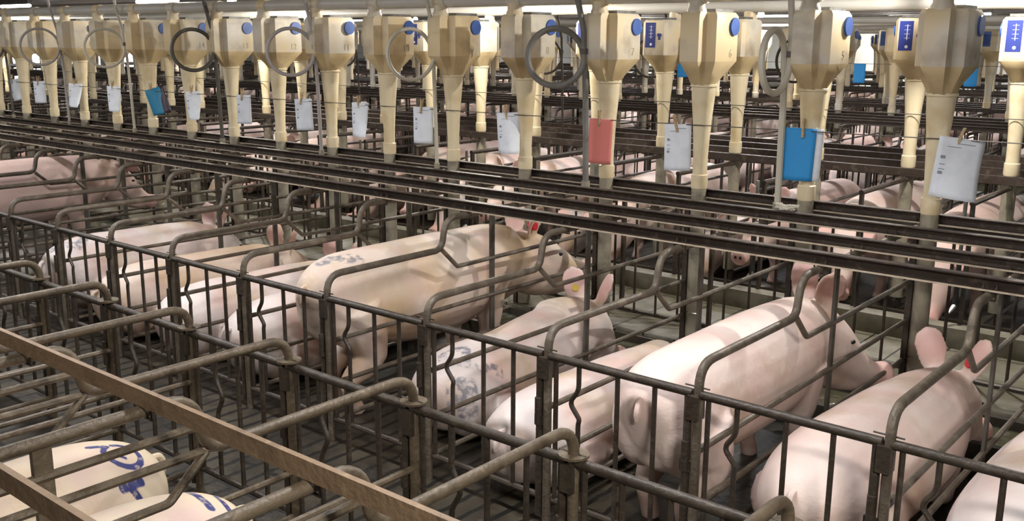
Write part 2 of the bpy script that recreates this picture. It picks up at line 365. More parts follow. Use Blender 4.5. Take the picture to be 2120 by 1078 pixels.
ORD = ['rightmost', 'second from the right', 'third from the right', 'fourth from the right', 'fifth from the right', 'sixth from the right', 'seventh from the right', 'eighth from the right', 'ninth from the right', 'tenth from the right', 'eleventh from the right', 'twelfth from the right', 'thirteenth from the right', 'fourteenth from the right', 'fifteenth from the right', 'sixteenth from the right', 'seventeenth from the right', 'eighteenth from the right', 'nineteenth from the right', 'twentieth from the right']
def ordn(i):
    if i < len(ORD): return ORD[i]
    u = ['first', 'second', 'third', 'fourth', 'fifth', 'sixth', 'seventh', 'eighth', 'ninth'][(i-20) % 10] if (i-20) % 10 < 9 else None
    tens = ['twenty', 'thirty', 'forty'][(i+1)//10-2] if (i+1) >= 20 else ''
    return (tens+'-'+u if u else 'thirtieth')+' from the right'
def build_row(proto_div, proto_gate, xs, Y, rot, gdesc, rowdesc, zoff=0, gates=True):
    first = True; k = 0
    for x in xs:
        d = proto_div if first else copy_tree(proto_div)
        d.location = (x, Y, 0); d.rotation_euler = (0, 0, rot)
        tag(d, 'bent steel pipe stall divider, %s in the %s' % (ordn(k), rowdesc), 'divider', 'stall dividers of the '+rowdesc)
        first = False; k += 1
P = 0.62
# main row (pigs face the far side)
pd = empty('stall_divider', (0, 0, 0)); divider_parts(pd, M['pipe'])
pg = empty('stall_gate', (0, 0, 0)); gate_parts(pg, M['gate'], -1)
N1 = 18
for n in range(0, N1):
    d = pd if n == 0 else copy_tree(pd); d.location = (-P*n, 0, 0)
    tag(d, 'grey bent-pipe divider of the middle row, %s' % ordn(n), 'divider', 'stall dividers of the middle row')
for i, n in enumerate(range(0, 13)):
    d = pg if i == 0 else copy_tree(pg); d.location = (-P*n, 0, 0)
    tag(d, 'dark barred rear gate with kinked bar in the middle row, %s' % ordn(i), 'gate', 'rear gates of the middle row')
# near row (pigs face the camera side)
pd0 = empty('stall_divider', (0, 0, 0)); divider_parts(pd0, M['near'], disc=True)
pg0 = empty('stall_gate', (0, 0, 0)); gate_parts(pg0, M['gate'], 1)
ns = list(range(0, 12))
for i, n in enumerate(ns):
    d = pd0 if i == 0 else copy_tree(pd0); d.location = (-P*n, -0.69, 0); d.rotation_euler = (0, 0, PI)
    tag(d, 'rusty divider with hooked end and round washer in the nearest row, %s' % ordn(i), 'divider', 'stall dividers of the nearest row')
for i, n in enumerate(ns):
    d = pg0 if i == 0 else copy_tree(pg0); d.location = (-P*n, -0.69, 0)
    tag(d, 'brown barred rear gate of the nearest row, %s' % ordn(i), 'gate', 'rear gates of the nearest row')
# row across the alley (pigs face us)
pd2 = empty('stall_divider', (0, 0, 0)); divider_parts(pd2, M['gate'], front=2.93)
i = 0
for n in range(-3, 28):
    if not any(infr(-P*n, yy, zz, 60) for yy in (3.0, 3.8, 4.5, 5.2, 5.95) for zz in (0.1, 0.5, 0.93)): continue
    d = pd2 if i == 0 else copy_tree(pd2); d.location = (-P*n, 5.95, 0); d.rotation_euler = (0, 0, PI)
    tag(d, 'dark pipe divider across the alley, %s in the second row' % ordn(i), 'divider', 'stall dividers across the alley'); i += 1
sg = gate_parts(None, M['gate'], -1, True); sgn = 0
def put_simple(proto, cnt, loc, rz, label, cat, group, name=None):
    o = proto if cnt == 0 else proto.copy()
    if cnt: C.objects.link(o)
    o.location = loc; o.rotation_euler = (0, 0, rz); tag(o, label, cat, group); return o
for n in range(-3, 28):
    if infr(-P*n, 5.95, 0.5, 40):
        put_simple(sg, sgn, (-P*n, 5.95, 0), 0, 'small dark barred gate closing a stall beyond the alley', 'gate', 'rear gates beyond the alley'); sgn += 1
# rows further back: each divider one mesh
sd = divider_parts(None, M['gate'], simple=True); sdn = 0
for j in range(1, 4):
    for (Y, rot) in ((PER*j, 0), (PER*j+5.95, PI)):
        for n in range(-3, 50):
            x = -P*n
            if x < XL+1.2: break
            s = 1 if rot == 0 else -1
            if j == 3 and rot == PI: continue
            if any(infr(x, Y+s*a, 0.93, 20) for a in (0, 1.0, 2.4)):
                if sdn < 290:
                    put_simple(sd, sdn, (x, Y, 0), rot, 'dark stall divider in the crowded rows far back', 'divider', 'stall dividers far back'); sdn += 1
                if j < 3 and sgn < 280:
                    put_simple(sg, sgn, (x, Y, 0), 0, 'small dark barred gate in the crowded rows far back', 'gate', 'rear gates far back'); sgn += 1

# beams clamped across the dividers
def beam(y, x0, x1, s, m, label, group, clamps, z=0.947, h=0.050, dpt=0.034, lip=None):
    t = empty('cross_beam', (0, 0, 0)); tag(t, label, 'beam', group)
    bm = bmesh.new(); th = 0.005
    a, b = (y, y+th*s), (y, y-dpt*s)
    box(bm, (x0, min(a), z), (x1, max(a), z+h))
    box(bm, (x0, min(y, y-dpt*s), z), (x1, max(y, y-dpt*s)-0.0002, z+th)); box(bm, (x0, min(y, y-dpt*s), z+h-th), (x1, max(y, y-dpt*s)-0.0002, z+h))
    mesh_obj('channel', bm, m, t, smooth=False)
    if lip:  # pale strip on the flange edge: painted light over a worn lip
        ye = y-dpt*s; bm = bmesh.new(); box(bm, (x0, min(ye, ye-0.002*s), z-0.001), (x1, max(ye, ye-0.002*s), z+th+0.001)); mesh_obj('lit_worn_lip', bm, lip, t, smooth=False)
    c0 = None
    for x in clamps:
        if c0 is None:
            bm = bmesh.new()
            for dx in (-0.022, 0.022): tube(bm, [(dx, -0.014*s, -0.035), (dx, -0.014*s, 0.022)], 0.0035, 6); tube(bm, [(dx, -0.014*s, 0.006), (dx, -0.014*s, 0.012)], 0.007, 6)
            tube(bm, [(-0.022, -0.014*s, -0.036), (0.022, -0.014*s, -0.036)], 0.004, 6)
            c0 = mesh_obj('u_bolt', bm, M['gate'], t); c = c0
        else:
            c = c0.copy(); C.objects.link(c); c.parent = t
        c.location = (x, y, z)
    return t
bn = ['nearest of the four', 'second of the four', 'third of the four', 'fourth and farthest of the four']
for i, y in enumerate((0.945, 1.325, 1.74, 2.15)):
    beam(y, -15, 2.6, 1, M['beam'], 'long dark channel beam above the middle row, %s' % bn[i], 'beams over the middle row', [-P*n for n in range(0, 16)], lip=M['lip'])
for i, y in enumerate((0.905, 1.31)):
    beam(-0.69-y, -8, 1.6, -1, M['beamnear'], ['tan channel beam crossing the nearest row diagonally, full length', 'tan beam cutting the lower left corner'][i], 'beams over the nearest row', [-P*n for n in range(0, 10)], h=0.043, dpt=0.009, z=0.945)
for i, y in enumerate((0.945, 1.325, 1.74, 2.15)):
    beam(5.95-y, -22, 2.6, -1, M['beam'], 'dark channel beam beyond the alley, %s' % ['farthest', 'third', 'second', 'nearest one'][i], 'beams beyond the alley', [])
for j in range(1, 4):
    for (Y, s) in ((PER*j, 1), (PER*j+5.95, -1)):
        for y in (0.945, 1.325, 1.74, 2.15):
            if Y+s*y > YF-0.3: continue
            beam(Y+s*y, XL+1, 4, s, M['beam'], 'long dark beam over the crowded rows far back', 'beams far back', [])

# picket front of the middle row, standing on the slab
fence = empty('front_fence', (0, 2.375, 0.12)); tag(fence, 'row of thin dark pickets standing on the alley slab before the hopper tubes', 'fence')
mesh_obj('bottom_rail', B(tube, [(-14, 0, 0.012), (2.2, 0, 0.012)], 0.010, 6), M['gate'], fence)
mesh_obj('top_rail', B(tube, [(-14, 0, 0.775), (2.2, 0, 0.775)], 0.012, 6), M['gate'], fence)
pk = mesh_obj('picket', B(tube, [(0, 0, 0.0), (0, 0, 0.78)], 0.0085, 6), M['gate'], fence); pk.location.x = 0.1
for k in range(1, 92):
    c = pk.copy(); C.objects.link(c); c.parent = fence; c.location.x = 0.1-0.155*k

# ------------------------------------------------------------------ hoppers
def superring(z, pts, sx=1, sy=1): return [(x*sx, y*sy, z) for x, y in pts]
def lerp_ring(a, b, s, z): return [(x0*(1-s)+x1*s, y0*(1-s)+y1*s, z) for (x0, y0), (x1, y1) in zip(a, b)]
BODY = [(-0.054, -0.178), (0.054, -0.178), (0.056, -0.100), (0.098, -0.095), (0.108, -0.09), (0.108, 0.0), (0.108, 0.15), (0.085, 0.172), (0, 0.172), (-0.085, 0.172), (-0.108, 0.15), (-0.108, 0.0), (-0.108, -0.09), (-0.098, -0.095), (-0.056, -0.100)]
def circ(r):
    out = []
    for (x, y) in BODY:
        a = math.atan2(y, x); out.append((r*math.cos(a), r*math.sin(a)))
    return out
def hopper_body(bm, mi=(0, 1)):
    c = circ(0.066)
    top = [(x*0.90, y*0.90) for x, y in BODY]
    rings = [[(x, y, 1.945) for x, y in top], [(x, y, 1.925) for x, y in BODY], [(x, y, 1.69) for x, y in BODY]]
    R = [[bm.verts.new(p) for p in r] for r in rings]
    cone = [lerp_ring(BODY, c, s, z) for s, z in ((0.35, 1.645), (0.72, 1.60), (1.0, 1.555))]
    R += [[bm.verts.new(p) for p in r] for r in cone]; n = len(BODY)
    for q, (a, b) in enumerate(zip(R, R[1:])):
        for k in range(n):
            f = bm.faces.new((a[k], a[(k+1) % n], b[(k+1) % n], b[k])); f.material_index = mi[0] if q < 2 else mi[1]
    bm.faces.new(R[0]).material_index = 0; bm.faces.new(R[-1]).material_index = 0
def circpts(bm, prof, seg, mi=0):
    tube_r = [[(r*math.cos(2*PI*k/seg), r*math.sin(2*PI*k/seg), z) for k in range(seg)] for r, z in prof]
    loft(bm, tube_r, mi)
def tube_profile(): return [(0.066, 1.572), (0.072, 1.566), (0.072, 1.556), (0.066, 1.552), (0.061, 1.48), (0.052, 1.38), (0.045, 1.27), (0.040, 1.16), (0.040, 1.08), (0.046, 1.075), (0.046, 1.01), (0.0425, 1.00)]
def text_mesh(s, size, m, parent, loc, rot, name='numeral', ext=0.0015):
    cu = bpy.data.curves.new(name, 'FONT'); cu.body = s; cu.size = size; cu.extrude = ext; cu.align_x = 'CENTER'
    o = bpy.data.objects.new(name, cu); C.objects.link(o)
    dg = bpy.context.evaluated_depsgraph_get(); me = bpy.data.meshes.new_from_object(o.evaluated_get(dg)); me.name = name
    bpy.data.objects.remove(o); bpy.data.curves.remove(cu)
    me.materials.clear(); me.materials.append(m)
    o = bpy.data.objects.new(name, me); C.objects.link(o); o.parent = parent; o.location = loc; o.rotation_euler = rot
    return o
def make_hopper():
    t = empty('feed_hopper', (0, 0, 0))
    bm = bmesh.new(); hopper_body(bm); mesh_obj('hopper_body', bm, [M['cream'], M['feed']], t)
    bm = bmesh.new(); circpts(bm, tube_profile(), 20); mesh_obj('drop_tube', bm, M['creamtube'], t)
    bm = bmesh.new(); circpts(bm, [(0.0415, 1.0), (0.0415, 0.62), (0.0415, 0.13)], 18); mesh_obj('lower_tube', bm, M['greytube'], t)
    bm = bmesh.new(); tube(bm, [(0.046*math.cos(a), 0.046*math.sin(a), 0.292+0.004*math.sin(3*a)) for a in [k*2*PI/20 for k in range(21)]], 0.0028, 5); mesh_obj('wire_tie', bm, M['steel'], t)
    bm = bmesh.new(); circpts(bm, [(0.052, 1.925), (0.052, 1.955), (0.044, 1.97), (0.044, 2.01)], 16); o = mesh_obj('inlet_collar', bm, M['cream'], t); o.location = (0, -0.115, 0)
    bm = bmesh.new(); box(bm, (-0.06, -0.04, 1.944), (0.07, 0.16, 1.962)); mesh_obj('lid', bm, M['galv'], t, smooth=False)
    bm = bmesh.new(); tube(bm, [(0.107, 0.10, 1.872), (0.119, 0.10, 1.872)], 0.047, 20); mesh_obj('port_cover', bm, M['blue'], t)
    lb = mesh_obj('gauge_label', B(box, (-0.010, 0.1715, 1.745), (0.075, 0.174, 1.925)), M['bluelabel'], t, smooth=False)
    bm = bmesh.new()
    tube(bm, [(0.025, 0.1735, 1.768), (0.025, 0.176, 1.768)], 0.010, 12)
    box(bm, (0.024, 0.1738, 1.81), (0.028, 0.1752, 1.905))
    for z in (1.82, 1.845, 1.87, 1.895): box(bm, (0.008, 0.1738, z), (0.044, 0.1752, z+0.002))
    mesh_obj('label_print', bm, M['white'], lb)
    bm = bmesh.new(); tube(bm, [(-0.05, 0.172, 1.835), (-0.05, 0.195, 1.835)], 0.013, 10); box(bm, (-0.066, 0.19, 1.80), (-0.050, 0.20, 1.845)); mesh_obj('knob', bm, M['bluelabel'], t)
    return t
hp = make_hopper(); HX, HY = -0.57, 2.10
for n in range(0, 18):
    t = hp if n == 0 else copy_tree(hp)
    t.location = (HX-P*n, HY, 0)
    tag(t, 'cream feed hopper with blue port cover and number %d moulded on its side' % (n+4), 'feed hopper', 'front row of cream feed hoppers')
HOPS = [o for o in C.objects if o.name.startswith('feed_hopper')]
for n, t in enumerate(HOPS):
    if n < 15: text_mesh(str(n+4), 0.062, M['emboss'], t, (0.1085, 0.075, 1.712), (PI/2, 0, PI/2))
hp2 = make_hopper(); i = 0
for n in range(-2, 28):
    x = -0.01-P*n
    if not (infr(x, 3.85, 1.8, 40) or infr(x, 3.85, 1.0, 40)): continue
    t = hp2 if i == 0 else copy_tree(hp2); t.location = (x, 3.85, 0); t.rotation_euler = (0, 0, PI)
    tag(t, 'cream hopper with blue gauge label across the alley, %s' % ordn(i), 'feed hopper', 'second row of cream feed hoppers'); i += 1
# far hoppers: one mesh each
def far_hopper():
    bm = bmesh.new(); hopper_body(bm, (0, 1)); circpts(bm, tube_profile(), 10, 0); circpts(bm, [(0.0385, 1.0), (0.0385, 0.13)], 8, 3)
    tube(bm, [(0.107, 0.10, 1.872), (0.119, 0.10, 1.872)], 0.047, 10, mat=2); box(bm, (-0.010, 0.171, 1.745), (0.075, 0.176, 1.925), 2)
    return mesh_obj('feed_hopper', bm, [M['cream'], M['feed'], M['blue'], M['greytube']])
fh = far_hopper(); cnt = 0
for j in range(1, 4):
    for (Y, rot, off) in ((PER*j+2.10, 0, -0.57), (PER*j+3.85, PI, -0.01)):
        for n in range(-3, 50):
            x = off-P*n
            if x < XL+1.2: break
            if infr(x, Y, 1.7, 20) and cnt < 250:
                put_simple(fh, cnt, (x, Y, 0), rot, 'small cream feed hopper in the rows far back', 'feed hopper', 'cream hoppers far back'); cnt += 1

# feed auger pipes over the hopper rows
def duct(y, z, x0, x1, r, label, group=None, joints=True):
    t = empty('feed_pipe', (0, y, z)); tag(t, label, 'pipe', group)
    mesh_obj('pipe_run', B(tube, [(x0, 0, 0), (x1, 0, 0)], r, 16), M['duct'], t)
    if joints:
        c0 = None
        for k in range(18):
            if c0 is None: c0 = mesh_obj('joint_collar', B(tube, [(-0.05, 0, 0), (0.05, 0, 0)], r+0.008, 16), M['cream'], t); c = c0
            else: c = c0.copy(); C.objects.link(c); c.parent = t
            c.location = (-0.57-P*k, 0, 0)
    return t
duct(2.0, 2.035, -14, 2.0, 0.040, 'long white feed pipe joining the tops of the front hoppers')
duct(3.95, 2.035, -22, 3.0, 0.040, 'long white feed pipe over the second row of hoppers', joints=False)
for j in range(1, 4):
    duct(PER*j+2.0, 2.035, XL+1, 4, 0.04, 'white feed pipe over hoppers far back', 'feed pipes far back', False)
    duct(PER*j+3.95, 2.035, XL+1, 4, 0.04, 'white feed pipe over hoppers far back', 'feed pipes far back', False)

# ------------------------------------------------------------------ hoses
def hose(x, y, R, tilt, r, m, zc, zend, label, drift=0.0):
    pts = []; ca, sa = math.cos(tilt), math.sin(tilt)
    # local (a, z): comes down at a=+R, loops once, carries on down
    loc = [(R-0.10, 2.46-zc+0.0), (R-0.05, 0.35), (R-0.005, 0.15)]
    loc += [(R*math.cos(a), R*math.sin(a)) for a in [-k*2*PI/36 for k in range(0, 35)]]
    n1 = len(loc)
    loc += [(R*1.0+0.012, -0.05), (R+0.02, -0.25), (R+0.03+drift, zend-zc)]
    for i, (a, z) in enumerate(loc):
        off = 0.0 if i < 3 else 0.03*min(1, (i-3)/34)
        pts.append((a*ca-off*sa, a*sa+off*ca, z))
    t = empty('water_hose', (x, y, zc)); tag(t, label, 'hose', 'looped water hoses hanging along the front row')
    bm = bmesh.new(); tube(bm, pts, r, 8); mesh_obj('hose_loop', bm, m, t)
    bm = bmesh.new(); tube(bm, [(R*ca, R*sa, 0.02), (R*ca, R*sa, 0.05)], r*1.35, 8); mesh_obj('hose_clip', bm, M['hosedark'], t)
    bm = bmesh.new(); tube(bm, [pts[-1], (pts[-1][0], pts[-1][1], pts[-1][2]-0.035)], r*1.5, 8); mesh_obj('end_fitting', bm, M['greytube'], t)
HS = [(-1.253, .150, 1.60, 0.017, 'hosepale', 'pale looped hose seen nearly edge-on between two hoppers'),
      (-2.59, .160, 0.80, 0.0175, 'hosegrey', 'thick grey looped hose before the hopper numbered eight'),
      (-3.75, .160, 1.25, 0.0125, 'hosepale', 'slim pale hose with a round loop before hopper eleven'),
      (-4.976, .165, 1.0, 0.0135, 'hoselilac', 'grey-lilac looped hose before the hopper numbered twelve'),
      (-6.21, .160, 1.1, 0.0155, 'hosedark', 'dark brown looped hose to the left of hopper thirteen'),
      (-7.581, .165, 1.1, 0.0125, 'hosepale', 'cream looped hose left of the dark brown one'),
      (-8.80, .170, 1.1, 0.012, 'hoselilac', 'faint grey looped hose near the left edge'),
      (-10.0, .165, 1.1, 0.012, 'hosedark', 'looped hose cut by the left edge of the view')]
for (x, R, tilt, r, m, lab) in HS: hose(x, 1.80, R, tilt, r, M[m], 1.70, 0.99, lab)
for i, (x, y) in enumerate(((-3.35, 4.05), (-4.45, 4.1), (-7.1, 4.1), (-2.18, 4.10))):
    hose(x, y, 0.15, 1.0, 0.010, M['hosedark'], 1.66, 1.0, ['dark looped hose seen right of the hopper numbered seven', 'dark looped hose seen left of the hopper numbered eight', 'dark looped hose beyond the alley behind hopper twelve', 'looped hose beyond the alley near the pale edge-on loop'][i])

# knotted twine lump left on the beam by the pale hose
bm = bmesh.new(); pts = [(0.05*math.sin(k*1.9)+0.02*math.sin(k*5.1), 0.018*math.cos(k*2.7), 0.018*math.sin(k*3.3)+0.018) for k in range(34)]
tube(bm, fillet(pts, 0.02, 2), 0.006, 6)
ko = mesh_obj('twine_knot', bm, M['hosepale'], loc=(-1.13, 1.735, 0.998)); tag(ko, 'lump of knotted pale twine on the third beam by the hose end', 'twine')
# nipple drinkers on black pipes along the far side of the alley
for i, x in enumerate((-1.86, -3.1, -4.34, -0.62, 0.62, -5.58, -6.82)):
    t = empty('nipple_drinker', (x-0.03, 3.0, 0)); tag(t, 'black drinker pipe with nipple by the kerb, %s' % ['just left of the standing sow ears', 'right of the blue-grey post', 'behind the big tan sow snout', 'above the snout of the standing sow', 'at the far right edge', 'left of the big tan sow head', 'over the backs of the lilac-white sows'][i], 'drinker', 'nipple drinkers')
    mesh_obj('drop_pipe', B(tube, [(0, 0, 0.94), (0, 0, 0.36)], 0.011, 8), M['galv'], t)
    mesh_obj('pipe_sleeve', B(tube, [(0, 0, 0.62), (0, 0, 0.345)], 0.014, 8), M['rubber'], t)
    mesh_obj('nipple', B(tube, [(0, 0, 0.35), (-0.01, -0.035, 0.325), (-0.015, -0.06, 0.31)], [0.013, 0.012, 0.007], 8), M['steel'], t)

# ------------------------------------------------------------------ wire, cards, clothespins
mesh = mesh_obj('line_wire', B(tube, [(-14, 2.045, 1.335), (-9, 2.045, 1.325), (-3, 2.045, 1.34), (2.2, 2.045, 1.385)], 0.0028, 5), M['wire'])
tag(mesh, 'thin dark wire strung across the front hopper tubes', 'wire')
mesh = mesh_obj('line_wire', B(tube, [(-26, 8.682, 1.548), (3, 8.682, 1.548)], 0.0028, 5), M['wire'])
tag(mesh, 'thin wire carrying small blue cards far back', 'wire')
mesh = mesh_obj('line_wire', B(tube, [(-20, 3.79, 1.33), (3, 3.79, 1.35)], 0.0028, 5), M['wire'])
tag(mesh, 'thin wire strung across the second row of hopper tubes', 'wire')
def card(x, y, w_, h, yaw, roll, m, label, curl=0.03, back=None, fold=0.0, zt=1.355, printed=True, ztop=None):
    t = empty('record_card', (x, y-0.006, zt)); t.rotation_euler = (0, roll, yaw); tag(t, label, 'card', 'record cards pegged on the wire')
    def sheet(w0, w1, dy, mt, nm, tw=0.0, cl=curl, hh=h):
        bm = bmesh.new(); nx, nz = 8, 10; g = []
        for iz in range(nz+1):
            row = []
            for ix in range(nx+1):
                u = w0+(w1-w0)*ix/nx; v = iz/nz
                yy = dy-cl*math.sin(PI*ix/nx)*v-fold*v*v*(ix/nx)+tw*v*(ix/nx-0.5)
                row.append(bm.verts.new((u*(1-0.12*abs(fold)*v*8), yy, -hh*v)))
            g.append(row)
        for a, b in zip(g, g[1:]):
            for k in range(nx): bm.faces.new((a[k], a[k+1], b[k+1], b[k]))
        o = mesh_obj(nm, bm, mt, t)
        s = o.modifiers.new('thick', 'SOLIDIFY'); s.thickness = 0.0012
        return o
    sheet(-w_/2, w_/2, 0, m, 'front_sheet')
    if back: sheet(-w_/2+back[1], w_/2+back[1], 0.012, back[0], 'back_sheet')
    if printed:
        bm = bmesh.new()
        for (bx, bz, bw, bh) in ((-0.4, -0.36, 0.10, 0.05), (-0.4, -0.46, 0.12, 0.012), (-0.4, -0.54, 0.12, 0.012), (-0.4, -0.62, 0.09, 0.05), (-0.1, -0.1, 0.4, 0.012), (-0.3, -0.16, 0.3, 0.010)):
            yy = -0.004-curl
            box(bm, (bx*w_, yy, bz*h), ((bx+bw)*w_, yy+0.0006, (bz+bh)*h))
        # printed blocks follow the sheet closely
        for v in bm.verts:
            s = (v.co.x/w_+0.5); v.co.y = -0.0025-curl*math.sin(PI*max(0, min(1, s)))*(-v.co.z/h)-fold*(v.co.z/h)**2*s
        mesh_obj('printed_text', bm, M['print'], t, smooth=False)
    return t
def pin(x, y, z, ang, label):
    t = empty('clothespin', (x, y, z)); t.rotation_euler = (0.0, ang, 0.1); tag(t, label, 'clothespin', 'wooden clothespins on the wire')
    for s in (-1, 1):
        bm = bmesh.new(); loft(bm, [[(-0.006, s*0.004-0.004, -0.045), (0.006, s*0.004-0.004, -0.045), (0.006, s*0.004+0.004, -0.045), (-0.006, s*0.004+0.004, -0.045)],
                                    [(-0.006, s*0.005-0.004, 0), (0.006, s*0.005-0.004, 0), (0.006, s*0.005+0.004, 0), (-0.006, s*0.005+0.004, 0)],
                                    [(-0.005, s*0.012-0.003, 0.05), (0.005, s*0.012-0.003, 0.05), (0.005, s*0.012+0.003, 0.05), (-0.005, s*0.012+0.003, 0.05)]])
        mesh_obj('prong', bm, M['wood'], t)
    mesh_obj('spring', B(tube, [(-0.009, 0, 0.003), (0.009, 0, 0.003)], 0.005, 8), M['steel'], t)
CARDS = [(-0.437, .205, .275, .25, .12, 'paper', 'crumpled white card tilted at the far right of the wire', .03, None, .06),
 (-1.215, .165, .265, .0, .03, 'bluepaper', 'bright blue card over a white sheet before hopper five', .012, ('paper', .035), 0),
 (-1.915, .145, .255, .1, -.02, 'paper', 'white card with small dark print just right of hopper six', .015, None, 0),
 (-2.425, .14, .26, .0, .03, 'redpaper', 'salmon-red card over a white sheet before hopper seven', .01, ('paper', -.02), 0),
 (-3.13, .145, .25, .25, -.04, 'paper', 'white card curling backwards left of hopper eight tube', .05, None, .06),
 (-3.875, .14, .245, .1, .0, 'paper', 'flat white card left of hopper nine tube', .015, None, 0),
 (-4.504, .12, .235, .3, .02, 'paper', 'narrow folded white card left of hopper ten tube', .03, None, .10),
 (-5.143, .14, .235, .1, -.04, 'paper', 'white card before hopper eleven tube', .01, None, 0),
 (-5.891, .13, .23, .05, .0, 'paper', 'straight white card right of hopper thirteen tube', .01, None, 0),
 (-6.604, .13, .23, .4, -.05, 'paper', 'white card folded along its middle near hopper fourteen', .04, None, .12),
 (-7.24, .13, .23, .75, -.28, 'tealcard', 'curled glossy teal and purple card slanting on the wire', .06, ('darkcard', .03), 0),
 (-7.896, .13, .23, .3, .0, 'paper', 'white card folded, first to the left of the teal one', .03, None, .05),
 (-8.611, .13, .22, .4, .1, 'paper', 'white card folded, second to the left of the teal one', .04, None, .10),
 (-9.366, .13, .22, .2, .0, 'paper', 'white card, third to the left of the teal one', .02, None, 0),
 (-9.951, .13, .22, .4, -.25, 'paper', 'slanting white card at the far left of the wire', .03, None, 0)]
for i, (x, w_, h, yaw, roll, m, lab, curl, back, fold) in enumerate(CARDS):
    z0 = 1.352 if i > 1 else 1.372
    card(x, 2.03, w_, h, yaw+0.35, roll, M[m], lab, curl, (M[back[0]], back[1]) if back else None, fold, z0, m == 'paper')
    pin(x-0.01+(0.03 if i == 1 else 0), 2.018, z0+0.0, [0.3, 0.0, -0.25, 0.05, -0.12, 0.1, 0.05, 0.2, 0.1, 0.1, 0.0, 0.1, 0.1, 0.1, 0.0][i], 'wooden clothespin holding the '+lab)
for i, (x, y, lab) in enumerate(((-3.43, 8.62, 'small blue card hanging far back, left of the big right-hand hopper'), (-2.22, 8.62, 'small blue card hanging far back, right of the big right-hand hopper'), (-5.75, 8.62, 'small light blue card hanging far back near the hopper numbered seven'))):
    card(x, 8.68, .13, .22, 0.3, 0, M['bluepaper'], lab, .01, None, 0, 1.55, False)

# ------------------------------------------------------------------ bulbs and tube lights
bl = None
for i, (x, y, z) in enumerate(BULBS):
    t = empty('ceiling_bulb', (x, y, z)); tag(t, ['glowing bulb above the alley by the front hoppers, out at the top', 'glowing bulb at the top edge above hopper thirteen', 'glowing bulb beyond the pale edge-on hose loop', 'glowing bulb seen behind the hopper numbered ten', 'glowing bulb far off above the left hoppers'][i], 'lamp', 'bare bulbs')
    bm = bmesh.new(); bmesh.ops.create_uvsphere(bm, u_segments=12, v_segments=8, radius=0.045); mesh_obj('glass', bm, M['bulb'], t)
    mesh_obj('socket', B(tube, [(0, 0, 0.04), (0, 0, 0.09), (0, 0, 2.5-z)], [0.02, 0.018, 0.005], 8), M['rubber'], t)
    for o in t.children:
        if o.name.startswith('glass'): o.visible_shadow = True
k = 0
for y in (6.2, 12.9, 19.6, 25.0):
    for x in (-1.5, -5.5, -9.5, -14.0, -19.0, -24.0):
        t = empty('tube_light', (x, y, 2.36)); tag(t, 'white strip light under the ceiling far back', 'lamp', 'strip lights under the ceiling')
        mesh_obj('diffuser', B(tube, [(-0.6, 0, 0), (0.6, 0, 0)], 0.03, 8), M['tubelight'], t)
        mesh_obj('fixture', B(box, (-0.62, -0.05, 0.03), (0.62, 0.05, 0.14)), M['galv'], t, smooth=False)

# ------------------------------------------------------------------ pigs
def ell(bm, c, r, rot=None, seg=16):
    tmp = bmesh.new(); bmesh.ops.create_uvsphere(tmp, u_segments=seg, v_segments=seg//2+2, radius=1)
    mtx = Matrix.Translation(Vector(c)) @ (rot.to_matrix().to_4x4() if rot else Matrix()) @ Matrix.Diagonal((*r, 1))
    vm = {}
    for v in tmp.verts: vm[v] = bm.verts.new(mtx @ v.co)
    for f in tmp.faces: bm.faces.new([vm[v] for v in f.verts])
    tmp.free()
def spine_loft(bm, st, seg=20):
    """st: (x, y, z, rx, rz) ; rings stand square to the path"""
    rings = []; P_ = [Vector(s[:3]) for s in st]
    for i, s in enumerate(st):
        t = (P_[min(i+1, len(st)-1)]-P_[max(i-1, 0)]).normalized()
        side = Vector((0, 0, 1)).cross(t)
        if side.length < 0.1: side = Vector((1, 0, 0))
        side.normalize(); side = -side; up = side.cross(t); up = up if up.z > 0 or abs(t.z) > 0.9 else -up
        rings.append([P_[i]+side*math.cos(2*PI*k/seg)*s[3]+up*math.sin(2*PI*k/seg)*s[4] for k in range(seg)])
    loft(bm, rings)
def interp(st, n=4):
    """Catmull-Rom densify"""
    out = []
    for i in range(len(st)-1):
        p0, p1, p2, p3 = st[max(i-1, 0)], st[i], st[i+1], st[min(i+2, len(st)-1)]
        for k in range(n):
            t = k/n
            out.append(tuple(0.5*((2*b)+(-a+c)*t+(2*a-5*b+4*c-d)*t*t+(-a+3*b-3*c+d)*t*t*t) for a, b, c, d in zip(p0, p1, p2, p3)))
    out.append(st[-1]); return out
def limb(bm, pts, seg=12):
    q = interp([tuple(p) for p in pts], 4)
    tube(bm, [p[:3] for p in q], [p[3] for p in q], seg)
def ear(bm, root, tip, width, fwd):
    """leaf-shaped thick cupped ear from root to tip, its opening facing fwd"""
    root, tip, fwd = Vector(root), Vector(tip), Vector(fwd); ax = (tip-root); Lh = ax.length; ax.normalize()
    wd = ax.cross(fwd).normalized(); nr = wd.cross(ax).normalized()
    if nr.dot(fwd) < 0: nr = -nr
    n = 10; rings = []
    for i in range(n+1):
        s = i/n; hw = width*(0.52+0.95*s)*max(0.0, 1-s**2.4)**0.55+0.007
        ring = []
        for k in range(14):
            a = 2*PI*k/14; u = math.cos(a)*hw; v = math.sin(a)*0.0115
            cup = 5.5*u*u*(1-0.5*s)
            ring.append(root+ax*(Lh*s)+wd*u+nr*(v+cup-0.02+0.05*s*s))
        rings.append(ring)
    loft(bm, rings)
def dist_poly(p, poly):
    d = 9
    for a, b in zip(poly, poly[1:]):
        ax, ay = a; bx, by = b; L2 = (bx-ax)**2+(by-ay)**2
        t = max(0, min(1, ((p[0]-ax)*(bx-ax)+(p[1]-ay)*(by-ay))/L2)) if L2 else 0
        d = min(d, math.hypot(p[0]-ax-t*(bx-ax), p[1]-ay-t*(by-ay)))
    return d
